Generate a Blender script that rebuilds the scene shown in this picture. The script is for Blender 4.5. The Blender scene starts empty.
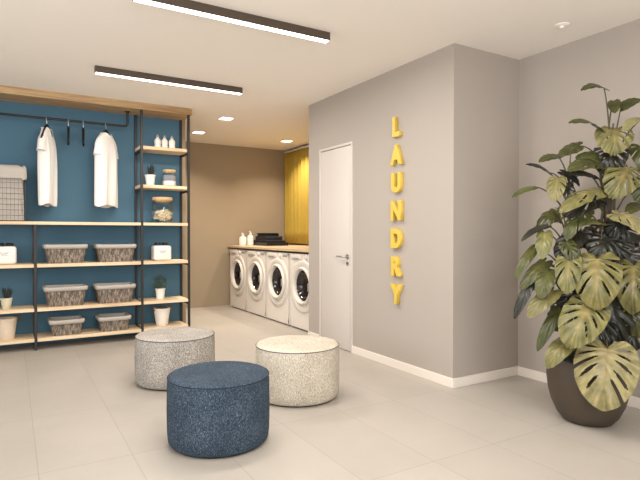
import bpy, bmesh, math, random
from mathutils import Vector, Matrix, noise

scene = bpy.context.scene
COL = scene.collection
PI = math.pi
R = math.radians

# ------------------------------------------------------------------ camera
cam_data = bpy.data.cameras.new('camera')
cam = bpy.data.objects.new('camera', cam_data)
COL.objects.link(cam)
cam.location = (0, 0, 1.2)
cam.rotation_euler = (R(90 - 0.72), 0, R(-30.67))
cam_data.sensor_width = 36
cam_data.lens = 521 / 640 * 36
cam_data.clip_start = 0.05
scene.camera = cam

# ------------------------------------------------------------------ view, world, big lights
scene.view_settings.view_transform = 'Standard'
scene.view_settings.look = 'None'
scene.view_settings.gamma = 1
scene.view_settings.use_curve_mapping = False
scene.view_settings.exposure = 0.04

world = bpy.data.worlds.new('world')
scene.world = world
world.use_nodes = True
world.node_tree.nodes['Background'].inputs[0].default_value = (0.85, 0.92, 1.0, 1)
world.node_tree.nodes['Background'].inputs[1].default_value = 1.0


def area(name, loc, rot, sx, sy, power, color):
    l = bpy.data.lights.new(name, 'AREA')
    l.shape = 'RECTANGLE'
    l.size, l.size_y = sx, sy
    l.energy = power
    l.color = color
    o = bpy.data.objects.new(name, l)
    o.location = loc
    o.rotation_euler = rot
    COL.objects.link(o)
    return o


# daylight through the long window in the left wall and the one behind the camera
area('daylight_left', (-3.5, 2.0, 1.6), (0, R(-116), 0), 1.7, 5.2, 122, (0.97, 0.985, 1.0))
area('daylight_rear', (0.2, -2.12, 1.6), (R(116), 0, 0), 3.6, 1.7, 150, (0.97, 0.985, 1.0))


# ------------------------------------------------------------------ materials
def new_mat(name):
    m = bpy.data.materials.new(name)
    m.use_nodes = True
    nt = m.node_tree
    return m, nt, nt.nodes['Principled BSDF']


def srgb(r, g, b):
    f = lambda c: (c / 255 / 12.92) if c <= 10 else ((c / 255 + .055) / 1.055) ** 2.4
    return (f(r), f(g), f(b), 1)


def plain(name, col, rough=0.6, metal=0.0, var=0.06, scale=6, bump=0.0, bscale=80, spec=0.5):
    m, nt, p = new_mat(name)
    p.inputs['Roughness'].default_value = rough
    p.inputs['Metallic'].default_value = metal
    p.inputs['Specular IOR Level'].default_value = spec
    tc = nt.nodes.new('ShaderNodeTexCoord')
    n = nt.nodes.new('ShaderNodeTexNoise')
    n.inputs['Scale'].default_value = scale
    n.inputs['Detail'].default_value = 4
    nt.links.new(tc.outputs['Object'], n.inputs['Vector'])
    mix = nt.nodes.new('ShaderNodeMix')
    mix.data_type = 'RGBA'
    mix.inputs['A'].default_value = tuple(c * (1 - var) for c in col[:3]) + (1,)
    mix.inputs['B'].default_value = tuple(min(1, c * (1 + var)) for c in col[:3]) + (1,)
    nt.links.new(n.outputs['Fac'], mix.inputs['Factor'])
    nt.links.new(mix.outputs['Result'], p.inputs['Base Color'])
    if bump:
        b = nt.nodes.new('ShaderNodeTexNoise')
        b.inputs['Scale'].default_value = bscale
        b.inputs['Detail'].default_value = 3
        nt.links.new(tc.outputs['Object'], b.inputs['Vector'])
        bn = nt.nodes.new('ShaderNodeBump')
        bn.inputs['Strength'].default_value = bump
        bn.inputs['Distance'].default_value = 0.01
        nt.links.new(b.outputs['Fac'], bn.inputs['Height'])
        nt.links.new(bn.outputs['Normal'], p.inputs['Normal'])
    return m


def ramp(nt, stops):
    r = nt.nodes.new('ShaderNodeValToRGB')
    els = r.color_ramp.elements
    while len(els) < len(stops):
        els.new(0.5)
    for e, (pos, c) in zip(els, stops):
        e.position = pos
        e.color = c
    return r


def wood_mat(name, c1, c2, c3, axis=0, rough=0.55):
    m, nt, p = new_mat(name)
    p.inputs['Roughness'].default_value = rough
    tc = nt.nodes.new('ShaderNodeTexCoord')
    mp = nt.nodes.new('ShaderNodeMapping')
    s = [22, 22, 22]
    s[axis] = 1.6
    mp.inputs['Scale'].default_value = s
    n = nt.nodes.new('ShaderNodeTexNoise')
    n.inputs['Scale'].default_value = 1.0
    n.inputs['Detail'].default_value = 5
    n.inputs['Roughness'].default_value = 0.6
    n.inputs['Distortion'].default_value = 0.6
    nt.links.new(tc.outputs['Object'], mp.inputs['Vector'])
    nt.links.new(mp.outputs['Vector'], n.inputs['Vector'])
    r = ramp(nt, [(0.3, c1), (0.5, c2), (0.72, c3)])
    nt.links.new(n.outputs['Fac'], r.inputs['Fac'])
    nt.links.new(r.outputs['Color'], p.inputs['Base Color'])
    return m


def tile_mat():
    m, nt, p = new_mat('floor_tile')
    geo = nt.nodes.new('ShaderNodeNewGeometry')
    mp = nt.nodes.new('ShaderNodeMapping')
    mp.inputs['Location'].default_value = (-0.11 + 0.45 * 20, -0.24 + 0.9 * 10, 0)
    br = nt.nodes.new('ShaderNodeTexBrick')
    br.offset = 0.0
    br.squash = 1.0
    br.inputs['Scale'].default_value = 1.0
    br.inputs['Brick Width'].default_value = 0.45
    br.inputs['Row Height'].default_value = 0.9
    br.inputs['Mortar Size'].default_value = 0.0028
    br.inputs['Mortar Smooth'].default_value = 0.2
    br.inputs['Bias'].default_value = 0.0
    br.inputs['Color1'].default_value = srgb(173, 165, 155)
    br.inputs['Color2'].default_value = srgb(177, 169, 159)
    br.inputs['Mortar'].default_value = srgb(158, 150, 141)
    nt.links.new(geo.outputs['Position'], mp.inputs['Vector'])
    nt.links.new(mp.outputs['Vector'], br.inputs['Vector'])
    n = nt.nodes.new('ShaderNodeTexNoise')
    n.inputs['Scale'].default_value = 1.7
    n.inputs['Detail'].default_value = 6
    n.inputs['Roughness'].default_value = 0.6
    nt.links.new(geo.outputs['Position'], n.inputs['Vector'])
    r = ramp(nt, [(0.3, (0.90, 0.90, 0.90, 1)), (0.7, (1.0, 1.0, 1.0, 1))])
    nt.links.new(n.outputs['Fac'], r.inputs['Fac'])
    mul = nt.nodes.new('ShaderNodeMix')
    mul.data_type = 'RGBA'
    mul.blend_type = 'MULTIPLY'
    mul.inputs['Factor'].default_value = 1.0
    nt.links.new(br.outputs['Color'], mul.inputs['A'])
    nt.links.new(r.outputs['Color'], mul.inputs['B'])
    nt.links.new(mul.outputs['Result'], p.inputs['Base Color'])
    p.inputs['Roughness'].default_value = 0.38
    p.inputs['Specular IOR Level'].default_value = 0.4
    return m


def fabric_mat(name, stops, sx=1.0, rough=0.95, scale=190, bump=0.4):
    """woven boucle: fleck noise, slightly stretched along the height"""
    m, nt, p = new_mat(name)
    p.inputs['Roughness'].default_value = rough
    p.inputs['Specular IOR Level'].default_value = 0.2
    tc = nt.nodes.new('ShaderNodeTexCoord')
    mp = nt.nodes.new('ShaderNodeMapping')
    mp.inputs['Scale'].default_value = (1, 1, 0.55)
    n = nt.nodes.new('ShaderNodeTexNoise')
    n.inputs['Scale'].default_value = scale
    n.inputs['Detail'].default_value = 3
    n.inputs['Roughness'].default_value = 0.7
    n2 = nt.nodes.new('ShaderNodeTexNoise')
    n2.inputs['Scale'].default_value = 7
    n2.inputs['Detail'].default_value = 3
    nt.links.new(tc.outputs['Object'], mp.inputs['Vector'])
    nt.links.new(mp.outputs['Vector'], n.inputs['Vector'])
    nt.links.new(tc.outputs['Object'], n2.inputs['Vector'])
    ma = nt.nodes.new('ShaderNodeMath')
    ma.operation = 'MULTIPLY_ADD'
    ma.inputs[1].default_value = 0.16
    nt.links.new(n2.outputs['Fac'], ma.inputs[0])
    sb = nt.nodes.new('ShaderNodeMath')
    sb.operation = 'SUBTRACT'
    sb.inputs[1].default_value = 0.08
    nt.links.new(n.outputs['Fac'], sb.inputs[0])
    nt.links.new(sb.outputs[0], ma.inputs[2])
    r = ramp(nt, stops)
    nt.links.new(ma.outputs[0], r.inputs['Fac'])
    nt.links.new(r.outputs['Color'], p.inputs['Base Color'])
    bn = nt.nodes.new('ShaderNodeBump')
    bn.inputs['Strength'].default_value = bump
    bn.inputs['Distance'].default_value = 0.006
    nt.links.new(n.outputs['Fac'], bn.inputs['Height'])
    nt.links.new(bn.outputs['Normal'], p.inputs['Normal'])
    return m


def wicker_mat(name):
    m, nt, p = new_mat(name)
    p.inputs['Roughness'].default_value = 0.8
    tc = nt.nodes.new('ShaderNodeTexCoord')
    mp = nt.nodes.new('ShaderNodeMapping')
    mp.inputs['Rotation'].default_value = (0, R(28), 0)
    mp.inputs['Scale'].default_value = (72, 72, 16)
    n = nt.nodes.new('ShaderNodeTexNoise')
    n.inputs['Scale'].default_value = 1.0
    n.inputs['Detail'].default_value = 2
    n.inputs['Distortion'].default_value = 0.5
    nt.links.new(tc.outputs['Object'], mp.inputs['Vector'])
    nt.links.new(mp.outputs['Vector'], n.inputs['Vector'])
    r = ramp(nt, [(0.30, srgb(70, 60, 52)), (0.5, srgb(116, 103, 90)), (0.70, srgb(158, 145, 130))])
    nt.links.new(n.outputs['Fac'], r.inputs['Fac'])
    nt.links.new(r.outputs['Color'], p.inputs['Base Color'])
    bn = nt.nodes.new('ShaderNodeBump')
    bn.inputs['Strength'].default_value = 0.7
    bn.inputs['Distance'].default_value = 0.01
    nt.links.new(n.outputs['Fac'], bn.inputs['Height'])
    nt.links.new(bn.outputs['Normal'], p.inputs['Normal'])
    return m


def emit_mat(name, col, strength):
    m, nt, p = new_mat(name)
    p.inputs['Base Color'].default_value = (0.9, 0.9, 0.9, 1)
    p.inputs['Emission Color'].default_value = col
    p.inputs['Emission Strength'].default_value = strength
    return m


def glass_mat(name, col=(1, 1, 1, 1), rough=0.0):
    m, nt, p = new_mat(name)
    p.inputs['Base Color'].default_value = col
    p.inputs['Roughness'].default_value = rough
    p.inputs['Transmission Weight'].default_value = 1.0
    p.inputs['IOR'].default_value = 1.25
    p.inputs['Alpha'].default_value = 0.35
    return m


def leaf_mat():
    m, nt, p = new_mat('monstera_leaf')
    at = nt.nodes.new('ShaderNodeAttribute')
    at.attribute_name = 'tone'
    tc = nt.nodes.new('ShaderNodeTexCoord')
    n = nt.nodes.new('ShaderNodeTexNoise')
    n.inputs['Scale'].default_value = 16
    n.inputs['Detail'].default_value = 3
    nt.links.new(tc.outputs['Object'], n.inputs['Vector'])
    r = ramp(nt, [(0.3, (0.62, 0.64, 0.58, 1)), (0.7, (1.25, 1.2, 1.1, 1))])
    nt.links.new(n.outputs['Fac'], r.inputs['Fac'])
    mul = nt.nodes.new('ShaderNodeMix')
    mul.data_type = 'RGBA'
    mul.blend_type = 'MULTIPLY'
    mul.inputs['Factor'].default_value = 1.0
    nt.links.new(at.outputs['Color'], mul.inputs['A'])
    nt.links.new(r.outputs['Color'], mul.inputs['B'])
    nt.links.new(mul.outputs['Result'], p.inputs['Base Color'])
    p.inputs['Roughness'].default_value = 0.30
    p.inputs['Specular IOR Level'].default_value = 0.32
    return m


M = {}
M['ceiling'] = plain('ceiling_paint', srgb(247, 240, 231), 0.9, var=0.01)
M['wall'] = plain('grey_wall_paint', srgb(168, 158, 148), 0.85, var=0.015, scale=2)
M['back_wall'] = plain('taupe_wall_paint', srgb(157, 140, 116), 0.85, var=0.015, scale=2)
M['blue'] = plain('blue_panel_paint', srgb(64, 101, 121), 0.7, var=0.03, scale=2)
M['tile'] = tile_mat()
M['skirting'] = plain('white_skirting', srgb(228, 218, 207), 0.5, var=0.01)
M['door'] = plain('white_door_paint', srgb(204, 195, 187), 0.4, var=0.01)
M['chrome'] = plain('brushed_steel', srgb(190, 188, 184), 0.28, 1.0, var=0.03)
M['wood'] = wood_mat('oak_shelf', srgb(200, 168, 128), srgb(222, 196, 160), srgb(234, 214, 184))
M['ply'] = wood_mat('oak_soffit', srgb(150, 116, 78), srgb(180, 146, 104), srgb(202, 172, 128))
M['counter'] = wood_mat('oak_counter', srgb(178, 152, 120), srgb(196, 170, 138), srgb(208, 186, 156), axis=1, rough=0.4)
M['black_metal'] = plain('black_powder_coat', srgb(46, 42, 39), 0.5, 0.3, var=0.08)
M['fixture'] = plain('bronze_black_aluminium', srgb(84, 71, 60), 0.5, 0.3, var=0.08)
M['lamp'] = emit_mat('lamp_diffuser', (1.0, 0.93, 0.83, 1), 6.0)
M['spot'] = emit_mat('downlight_diffuser', (1.0, 0.88, 0.72, 1), 6.0)
M['appliance'] = plain('white_enamel', srgb(222, 214, 204), 0.3, var=0.01)
M['appliance_ring'] = plain('white_plastic', srgb(214, 206, 196), 0.35, var=0.01)
M['grey_plastic'] = plain('grey_plastic', srgb(150, 146, 140), 0.4, var=0.03)
M['dark_glass'] = plain('dark_door_glass', srgb(38, 34, 32), 0.08, var=0.1)
M['dark'] = plain('black_cotton', srgb(30, 28, 30), 0.85, var=0.2, scale=25, bump=0.3, bscale=120)
M['black_plastic'] = plain('black_plastic', srgb(26, 25, 26), 0.4, var=0.1)
M['yellow'] = plain('yellow_acrylic', srgb(212, 180, 76), 0.45, var=0.02)
M['curtain'] = plain('yellow_curtain_cloth', srgb(176, 148, 58), 0.9, var=0.05, scale=12, bump=0.15)
M['white_cloth'] = plain('white_cotton', srgb(236, 230, 222), 0.95, var=0.02, scale=10, bump=0.25, bscale=60)
M['liner'] = plain('cream_liner_cloth', srgb(177, 169, 159), 0.95, var=0.03, scale=14, bump=0.3, bscale=70)
M['white_ceramic'] = plain('white_ceramic', srgb(234, 228, 218), 0.4, var=0.02)
M['cream_pot'] = plain('cream_glazed_pot', srgb(214, 205, 178), 0.45, var=0.04)
M['canvas'] = plain('cream_canvas', srgb(218, 200, 178), 0.9, var=0.05, scale=20, bump=0.3)
M['white_canvas'] = plain('white_canvas', srgb(232, 224, 212), 0.9, var=0.05, scale=20, bump=0.3)
M['leather'] = plain('brown_leather', srgb(120, 78, 52), 0.6, var=0.1)
M['cork'] = plain('cork', srgb(206, 172, 124), 0.85, var=0.12, scale=60)
M['glass'] = glass_mat('clear_glass', (0.96, 0.98, 0.98, 1))
M['powder'] = plain('white_washing_powder', srgb(240, 236, 230), 0.95, var=0.04, scale=40)
M['granules'] = plain('grey_lavender_granules', srgb(138, 138, 146), 0.95, var=0.35, scale=110)
M['peg_wood'] = plain('pale_peg_wood', srgb(226, 202, 142), 0.7, var=0.08)
M['peg_white'] = plain('white_peg_plastic', srgb(240, 234, 224), 0.5, var=0.02)
M['wire'] = plain('grey_wire', srgb(98, 92, 86), 0.5, 0.3, var=0.05)
M['soil'] = plain('dark_soil', srgb(50, 40, 32), 1.0, var=0.3, scale=60, bump=0.6)
M['pot_dark'] = plain('dark_bronze_pot', srgb(68, 57, 45), 0.5, var=0.15, scale=7, bump=0.12, bscale=40)
M['shrub'] = plain('small_plant_leaf', srgb(62, 80, 48), 0.7, var=0.35, scale=50)
M['dark_shrub'] = plain('dark_spiky_leaf', srgb(40, 42, 36), 0.7, var=0.3, scale=50)
M['stem'] = plain('plant_stem', srgb(74, 66, 46), 0.6, var=0.25, scale=30)
M['moss'] = plain('moss_pole_bark', srgb(70, 60, 50), 1.0, var=0.4, scale=70, bump=0.8)
M['leaf'] = leaf_mat()
M['wicker'] = wicker_mat('grey_wicker')
M['blue_boucle'] = fabric_mat('blue_boucle', [(0.32, srgb(32, 41, 52)), (0.46, srgb(48, 60, 73)), (0.58, srgb(66, 79, 92)), (0.72, srgb(120, 130, 142))])
M['grey_boucle'] = fabric_mat('grey_boucle', [(0.32, srgb(92, 88, 84)), (0.46, srgb(142, 136, 129)), (0.57, srgb(178, 171, 162)), (0.70, srgb(214, 207, 197))])
M['beige_boucle'] = fabric_mat('beige_boucle', [(0.30, srgb(136, 124, 106)), (0.46, srgb(180, 169, 152)), (0.57, srgb(205, 196, 180)), (0.70, srgb(228, 221, 208))])
M['dark_piping'] = plain('dark_seam', srgb(66, 62, 60), 0.9, var=0.1)
M['navy_piping'] = plain('navy_seam', srgb(22, 30, 44), 0.9, var=0.1)


# ------------------------------------------------------------------ mesh helpers
def add_box(bm, c, s, bevel=0.0, seg=2):
    r = bmesh.ops.create_cube(bm, size=1.0)
    vs = r['verts']
    for v in vs:
        v.co = Vector((c[0] + v.co.x * s[0], c[1] + v.co.y * s[1], c[2] + v.co.z * s[2]))
    if bevel > 0:
        es = list({e for v in vs for e in v.link_edges})
        bmesh.ops.bevel(bm, geom=es, offset=bevel, segments=seg, affect='EDGES', profile=0.5)


def span_box(bm, a, b, bevel=0.0, seg=2):
    add_box(bm, [(a[i] + b[i]) / 2 for i in range(3)], [abs(b[i] - a[i]) for i in range(3)], bevel, seg)


def add_lathe(bm, prof, seg=32, origin=(0, 0, 0), axis='Z', cap0=True, cap1=True, sx=1.0, sy=1.0):
    rings = []
    for (r, h) in prof:
        ring = []
        for k in range(seg):
            a = 2 * PI * k / seg
            p = (r * math.cos(a) * sx, r * math.sin(a) * sy, h)
            if axis == 'X':
                p = (p[2], p[0], p[1])
            elif axis == 'Y':
                p = (p[1], p[2], p[0])
            ring.append(bm.verts.new((p[0] + origin[0], p[1] + origin[1], p[2] + origin[2])))
        rings.append(ring)
    for a, b in zip(rings, rings[1:]):
        for k in range(seg):
            bm.faces.new((a[k], a[(k + 1) % seg], b[(k + 1) % seg], b[k]))
    if cap0:
        bm.faces.new(list(reversed(rings[0])))
    if cap1:
        bm.faces.new(rings[-1])


def add_tube(bm, pts, rad, seg=8):
    pts = [Vector(p) for p in pts]
    n = len(pts)
    rads = rad if isinstance(rad, (list, tuple)) else [rad] * n
    rings = []
    prev = None
    for i, p in enumerate(pts):
        d = (pts[min(i + 1, n - 1)] - pts[max(i - 1, 0)]).normalized()
        if prev is None:
            ref = Vector((0, 0, 1)) if abs(d.z) < 0.9 else Vector((1, 0, 0))
            x = d.cross(ref).normalized()
        else:
            x = (prev - d * prev.dot(d)).normalized()
        prev = x
        y = d.cross(x)
        rings.append([bm.verts.new(p + (x * math.cos(2 * PI * k / seg) + y * math.sin(2 * PI * k / seg)) * rads[i])
                      for k in range(seg)])
    for a, b in zip(rings, rings[1:]):
        for k in range(seg):
            bm.faces.new((a[k], a[(k + 1) % seg], b[(k + 1) % seg], b[k]))
    bm.faces.new(list(reversed(rings[0])))
    bm.faces.new(rings[-1])


def bezier(a, b, c, n=10):
    a, b, c = Vector(a), Vector(b), Vector(c)
    return [a * (1 - t) ** 2 + b * 2 * t * (1 - t) + c * t * t for t in [i / n for i in range(n + 1)]]


def obj(name, bm, mat, parent=None, smooth=True, angle=40, loc=None):
    me = bpy.data.meshes.new(name)
    bmesh.ops.recalc_face_normals(bm, faces=bm.faces)
    bm.to_mesh(me)
    bm.free()
    me.materials.append(mat)
    if smooth:
        for p in me.polygons:
            p.use_smooth = True
        me.set_sharp_from_angle(angle=R(angle))
    o = bpy.data.objects.new(name, me)
    COL.objects.link(o)
    if parent is not None:
        o.parent = parent
    if loc is not None:
        o.location = loc
    return o


def tag(o, label, cat, group=None, kind=None):
    o['label'] = label
    o['category'] = cat
    if group:
        o['group'] = group
    if kind:
        o['kind'] = kind
    return o


def thing(name, label, cat, loc=(0, 0, 0), rotz=0.0, group=None):
    o = bpy.data.objects.new(name, None)
    o.empty_display_size = 0.1
    COL.objects.link(o)
    o.location = loc
    o.rotation_euler = (0, 0, rotz)
    return tag(o, label, cat, group)


def dup(root, loc, rotz=None, label=None):
    c = root.copy()
    COL.objects.link(c)
    c.location = loc
    if rotz is not None:
        c.rotation_euler = (0, 0, rotz)
    if label:
        c['label'] = label
    for ch in list(root.children):
        d = ch.copy()
        COL.objects.link(d)
        d.parent = c
        for g in list(ch.children):
            e = g.copy()
            COL.objects.link(e)
            e.parent = d
    return c


def struct(name, bm, mat, parent=None, **k):
    o = obj(name, bm, mat, parent, **k)
    if parent is None:
        o['kind'] = 'structure'
    return o


def box_obj(name, a, b, mat, parent=None, bevel=0.0, **k):
    bm = bmesh.new()
    span_box(bm, a, b, bevel)
    return obj(name, bm, mat, parent, **k)


def sbox(name, a, b, mat, bevel=0.0):
    o = box_obj(name, a, b, mat, None, bevel, smooth=False)
    o['kind'] = 'structure'
    return o


# ------------------------------------------------------------------ room shell
H = 2.665
XL, XR, XA = -3.6, 3.698, 4.24           # left wall, right wall, alcove right wall
YR, YB = -2.2, 8.25                      # rear wall, back wall
XM, YM0, YM1 = 2.943, 2.94, 5.215         # the block with the lettering
T = 0.15

sbox('floor', (XL - T, YR - T, -0.1), (XA + T, YB + T, 0), M['tile'])
sbox('ceiling', (XL - T, YR - T, H), (XA + T, YB + T, H + 0.1), M['ceiling'])
sbox('wall_back', (XL - T, YB, 0), (XA + T, YB + T, H), M['back_wall'])
sbox('wall_right', (XR, YR - T, 0), (XR + T, YM0, H), M['wall'])
sbox('wall_alcove', (XA, YM1, 0), (XA + T, YB, H), M['back_wall'])
sbox('wall_shelving', (XL, 6.44, 0), (1.872, 6.56, H), M['back_wall'])

# centre block with the door recess cut out of its left face
DY0, DY1, DZ = 4.318, 4.962, 2.12
bm = bmesh.new()
span_box(bm, (XM, YM0, 0), (XA + T, DY0, H))
span_box(bm, (XM, DY1, 0), (XA + T, YM1, H))
span_box(bm, (XM, DY0, DZ), (XA + T, DY1, H))
span_box(bm, (XM + 0.12, DY0, 0), (XA + T, DY1, DZ))
struct('wall_center', bm, M['wall'], smooth=False)

# left and rear walls with window openings (out of the picture, they let the daylight in)
bm = bmesh.new()
wy0, wy1, wz0, wz1 = -0.65, 4.65, 0.35, 2.5
span_box(bm, (XL - T, YR, 0), (XL, wy0, H))
span_box(bm, (XL - T, wy1, 0), (XL, YB, H))
span_box(bm, (XL - T, wy0, 0), (XL, wy1, wz0))
span_box(bm, (XL - T, wy0, wz1), (XL, wy1, H))
struct('wall_left', bm, M['wall'], smooth=False)
bm = bmesh.new()
span_box(bm, (XL - T, YR - T, 0), (-1.65, YR, H))
span_box(bm, (2.05, YR - T, 0), (XR + T, YR, H))
span_box(bm, (-1.65, YR - T, 0), (2.05, YR, 0.45))
span_box(bm, (-1.65, YR - T, 2.55), (2.05, YR, H))
struct('wall_front', bm, M['wall'], smooth=False)
bm = bmesh.new()
for y in (wy0, 1.1, 2.9, wy1):
    span_box(bm, (XL - 0.10, y - 0.03, wz0), (XL - 0.05, y + 0.03, wz1))
for z in (wz0, wz1):
    span_box(bm, (XL - 0.10, wy0, z - 0.03), (XL - 0.05, wy1, z + 0.03))
struct('window_1', bm, M['black_metal'], smooth=False)

# skirting
bm = bmesh.new()
SB, ST = 0.075, 0.014
span_box(bm, (XM - ST, YM0 - ST, 0), (XM, DY0, SB), 0.003)
span_box(bm, (XM - ST, DY1, 0), (XM, YM1, SB), 0.003)
span_box(bm, (XM, YM0 - ST, 0), (XR - ST, YM0, SB), 0.003)
struct('baseboard_center', bm, M['skirting'], smooth=False)
bm = bmesh.new()
span_box(bm, (XR - ST, YR, 0), (XR, YM0, SB), 0.003)
struct('baseboard_right', bm, M['skirting'], smooth=False)

# door
d = bpy.data.objects.new('door_1', None)
COL.objects.link(d)
d.location = (XM, (DY0 + DY1) / 2, 0)
d['kind'] = 'structure'
hw = (DY1 - DY0) / 2
box_obj('door_leaf', (-0.002, -hw + 0.028, 0.006), (0.036, hw - 0.028, DZ - 0.03), M['door'], d, 0.003)
bm = bmesh.new()
span_box(bm, (-0.012, -hw, 0), (0.05, -hw + 0.025, DZ), 0.003)
span_box(bm, (-0.012, hw - 0.025, 0), (0.05, hw, DZ), 0.003)
span_box(bm, (-0.012, -hw + 0.025, DZ - 0.025), (0.05, hw - 0.025, DZ), 0.003)
obj('door_frame', bm, M['door'], d)
bm = bmesh.new()
hy = -hw + 0.085
add_lathe(bm, [(0.026, 0), (0.026, -0.008), (0.022, -0.010)], 24, (-0.002, hy, 0.965), 'X')
add_lathe(bm, [(0.020, 0), (0.020, -0.008), (0.017, -0.010)], 20, (-0.002, hy, 0.895), 'X')
hd = obj('door_handle', bm, M['chrome'], d)
bm = bmesh.new()
add_tube(bm, [(-0.004, hy, 0.965), (-0.045, hy, 0.965), (-0.055, hy + 0.012, 0.965), (-0.055, hy + 0.13, 0.965)], 0.010, 10)
obj('lever', bm, M['chrome'], hd)

# ------------------------------------------------------------------ ceiling lamps
def linear_lamp(y, label):
    t = thing('linear_ceiling_lamp', label, 'lamp', (1.325, y, H), 0, 'black linear ceiling lamps')
    L, W, D = 1.37, 0.062, 0.058
    bm = bmesh.new()
    span_box(bm, (-L / 2, -W / 2, -D), (L / 2, -W / 2 + 0.006, 0))
    span_box(bm, (-L / 2, W / 2 - 0.006, -D), (L / 2, W / 2, 0))
    span_box(bm, (-L / 2, -W / 2 + 0.006, -D), (-L / 2 + 0.006, W / 2 - 0.006, 0))
    span_box(bm, (L / 2 - 0.006, -W / 2 + 0.006, -D), (L / 2, W / 2 - 0.006, 0))
    obj('housing', bm, M['fixture'], t, smooth=False)
    box_obj('diffuser', (-L / 2 + 0.006, -W / 2 + 0.006, -D - 0.004), (L / 2 - 0.006, W / 2 - 0.006, -0.01), M['lamp'], t, 0, smooth=False)
    l = bpy.data.lights.new('lamp_light', 'AREA')
    l.shape = 'RECTANGLE'
    l.size, l.size_y = L - 0.02, W - 0.02
    l.energy = LAMP_W
    l.color = (1.0, 0.96, 0.91)
    o = bpy.data.objects.new('lamp_light', l)
    COL.objects.link(o)
    o.parent = t
    o.location = (0, 0, -D - 0.008)


LAMP_W = 33
SPOT_W = 19
linear_lamp(-0.065, 'black linear ceiling lamp behind the viewer, unseen, added for its light')  # unseen lamp continuing the row, added for its light
linear_lamp(1.605, 'black linear ceiling lamp right above the viewer, unseen, added for its light')  # second added lamp out of view, lights the plant from above
linear_lamp(3.275, 'long black linear ceiling lamp nearest the viewer, partly cut by the top of the photo')
linear_lamp(4.945, 'long black linear ceiling lamp hanging just in front of the wardrobe shelving')


def downlight(x, y, label):
    t = thing('downlight', label, 'downlight', (x, y, H), 0, 'square recessed downlights')
    s = 0.075
    bm = bmesh.new()
    for a, b in (((-s - .012, -s - .012), (s + .012, -s)), ((-s - .012, s), (s + .012, s + .012)),
                 ((-s - .012, -s), (-s, s)), ((s, -s), (s + .012, s))):
        span_box(bm, (a[0], a[1], -0.007), (b[0], b[1], 0))
    obj('trim_ring', bm, M['appliance_ring'], t, smooth=False)
    box_obj('diffuser', (-s, -s, -0.005), (s, s, 0), M['spot'], t, 0, smooth=False)
    l = bpy.data.lights.new('spot_light', 'AREA')
    l.size = 0.14
    l.energy = SPOT_W
    l.spread = R(125)
    l.color = (1.0, 0.88, 0.74)
    o = bpy.data.objects.new('spot_light', l)
    COL.objects.link(o)
    o.parent = t
    o.location = (0, 0, -0.012)


downlight(2.345, 7.40, 'square recessed downlight over the passage, the one closest to the taupe back wall')
downlight(2.365, 6.33, 'square recessed downlight over the passage, the larger one nearer the viewer')
downlight(3.765, 7.38, 'square recessed downlight above the washing machine counter by the yellow curtain')

bm = bmesh.new()
add_lathe(bm, [(0.05, 0), (0.05, -0.004), (0.044, -0.007), (0.016, -0.009), (0.012, -0.018), (0.018, -0.020), (0.018, -0.022)], 24)
tag(obj('sprinkler_head', bm, M['ceiling'], loc=(3.343, 2.30, H)), 'small white sprinkler fitting on the ceiling above the grey corner', 'sprinkler')

# ------------------------------------------------------------------ shelving unit
UF, UB = 6.06, 6.41           # front and rear faces
unit = thing('wardrobe_shelving', 'open wardrobe shelving with black metal posts, oak shelves and blue back panel', 'shelving', (0, UF, 0))
DEP = UB - UF
box_obj('back_panel', (-2.0, DEP, 0), (1.80, DEP + 0.03, 2.60), M['blue'], unit, 0.001, smooth=False)
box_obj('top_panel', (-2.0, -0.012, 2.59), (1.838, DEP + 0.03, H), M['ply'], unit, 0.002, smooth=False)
P = 0.026
posts = [-1.36, -0.835, 0.2, 1.256, 1.79]
for x in posts:
    full = x > 1.0 or x < -1.0
    top = 2.59 if full else 1.290
    for yy in (0.0, DEP - P):
        box_obj('post', (x, yy, 0), (x + P, yy + P, top), M['black_metal'], unit, 0.001, smooth=False)
    for z in [0.062, 0.367, 0.827] + ([1.686, 2.13] if full else []):
        box_obj('cross_bar', (x + 0.003, P, z), (x + P - 0.003, DEP - P, z + 0.024), M['black_metal'], unit, 0, smooth=False)
SH_Z = [0.122, 0.432, 0.885]
for x0, x1 in zip(posts, posts[1:]):
    for z in SH_Z:
        box_obj('shelf', (x0 + P + 0.001, 0.0, z - 0.034), (x1 - 0.001, DEP - 0.002, z), M['wood'], unit, 0.0015, smooth=False)
box_obj('shelf', (posts[0] + P + .001, 0.0, 1.291), (posts[-1] - 0.001, DEP - P - 0.002, 1.322), M['wood'], unit, 0.0015, smooth=False)
SH_UP = [1.754, 2.192]
for z in SH_UP:
    box_obj('shelf', (posts[3] + 0.0, P + 0.002, z - 0.036), (posts[4] - 0.001, DEP - P - 0.002, z), M['wood'], unit, 0.0015, smooth=False)
RY = 6.24 - UF
bm = bmesh.new()
pts = [(-0.80, RY, 2.59), (-0.80, RY, 2.45), (-0.785, RY, 2.424), (-0.75, RY, 2.42), (1.10, RY, 2.42), (1.135, RY, 2.424), (1.15, RY, 2.45), (1.15, RY, 2.59)]
add_tube(bm, pts, 0.012, 10)
for x in (-0.80, 1.15):
    add_lathe(bm, [(0.03, 2.582), (0.03, 2.59)], 16, (x, RY, 0))
obj('clothes_rail', bm, M['black_metal'], unit)
BZ = 1.322                   # top of the long board
RZ = 2.42

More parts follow.
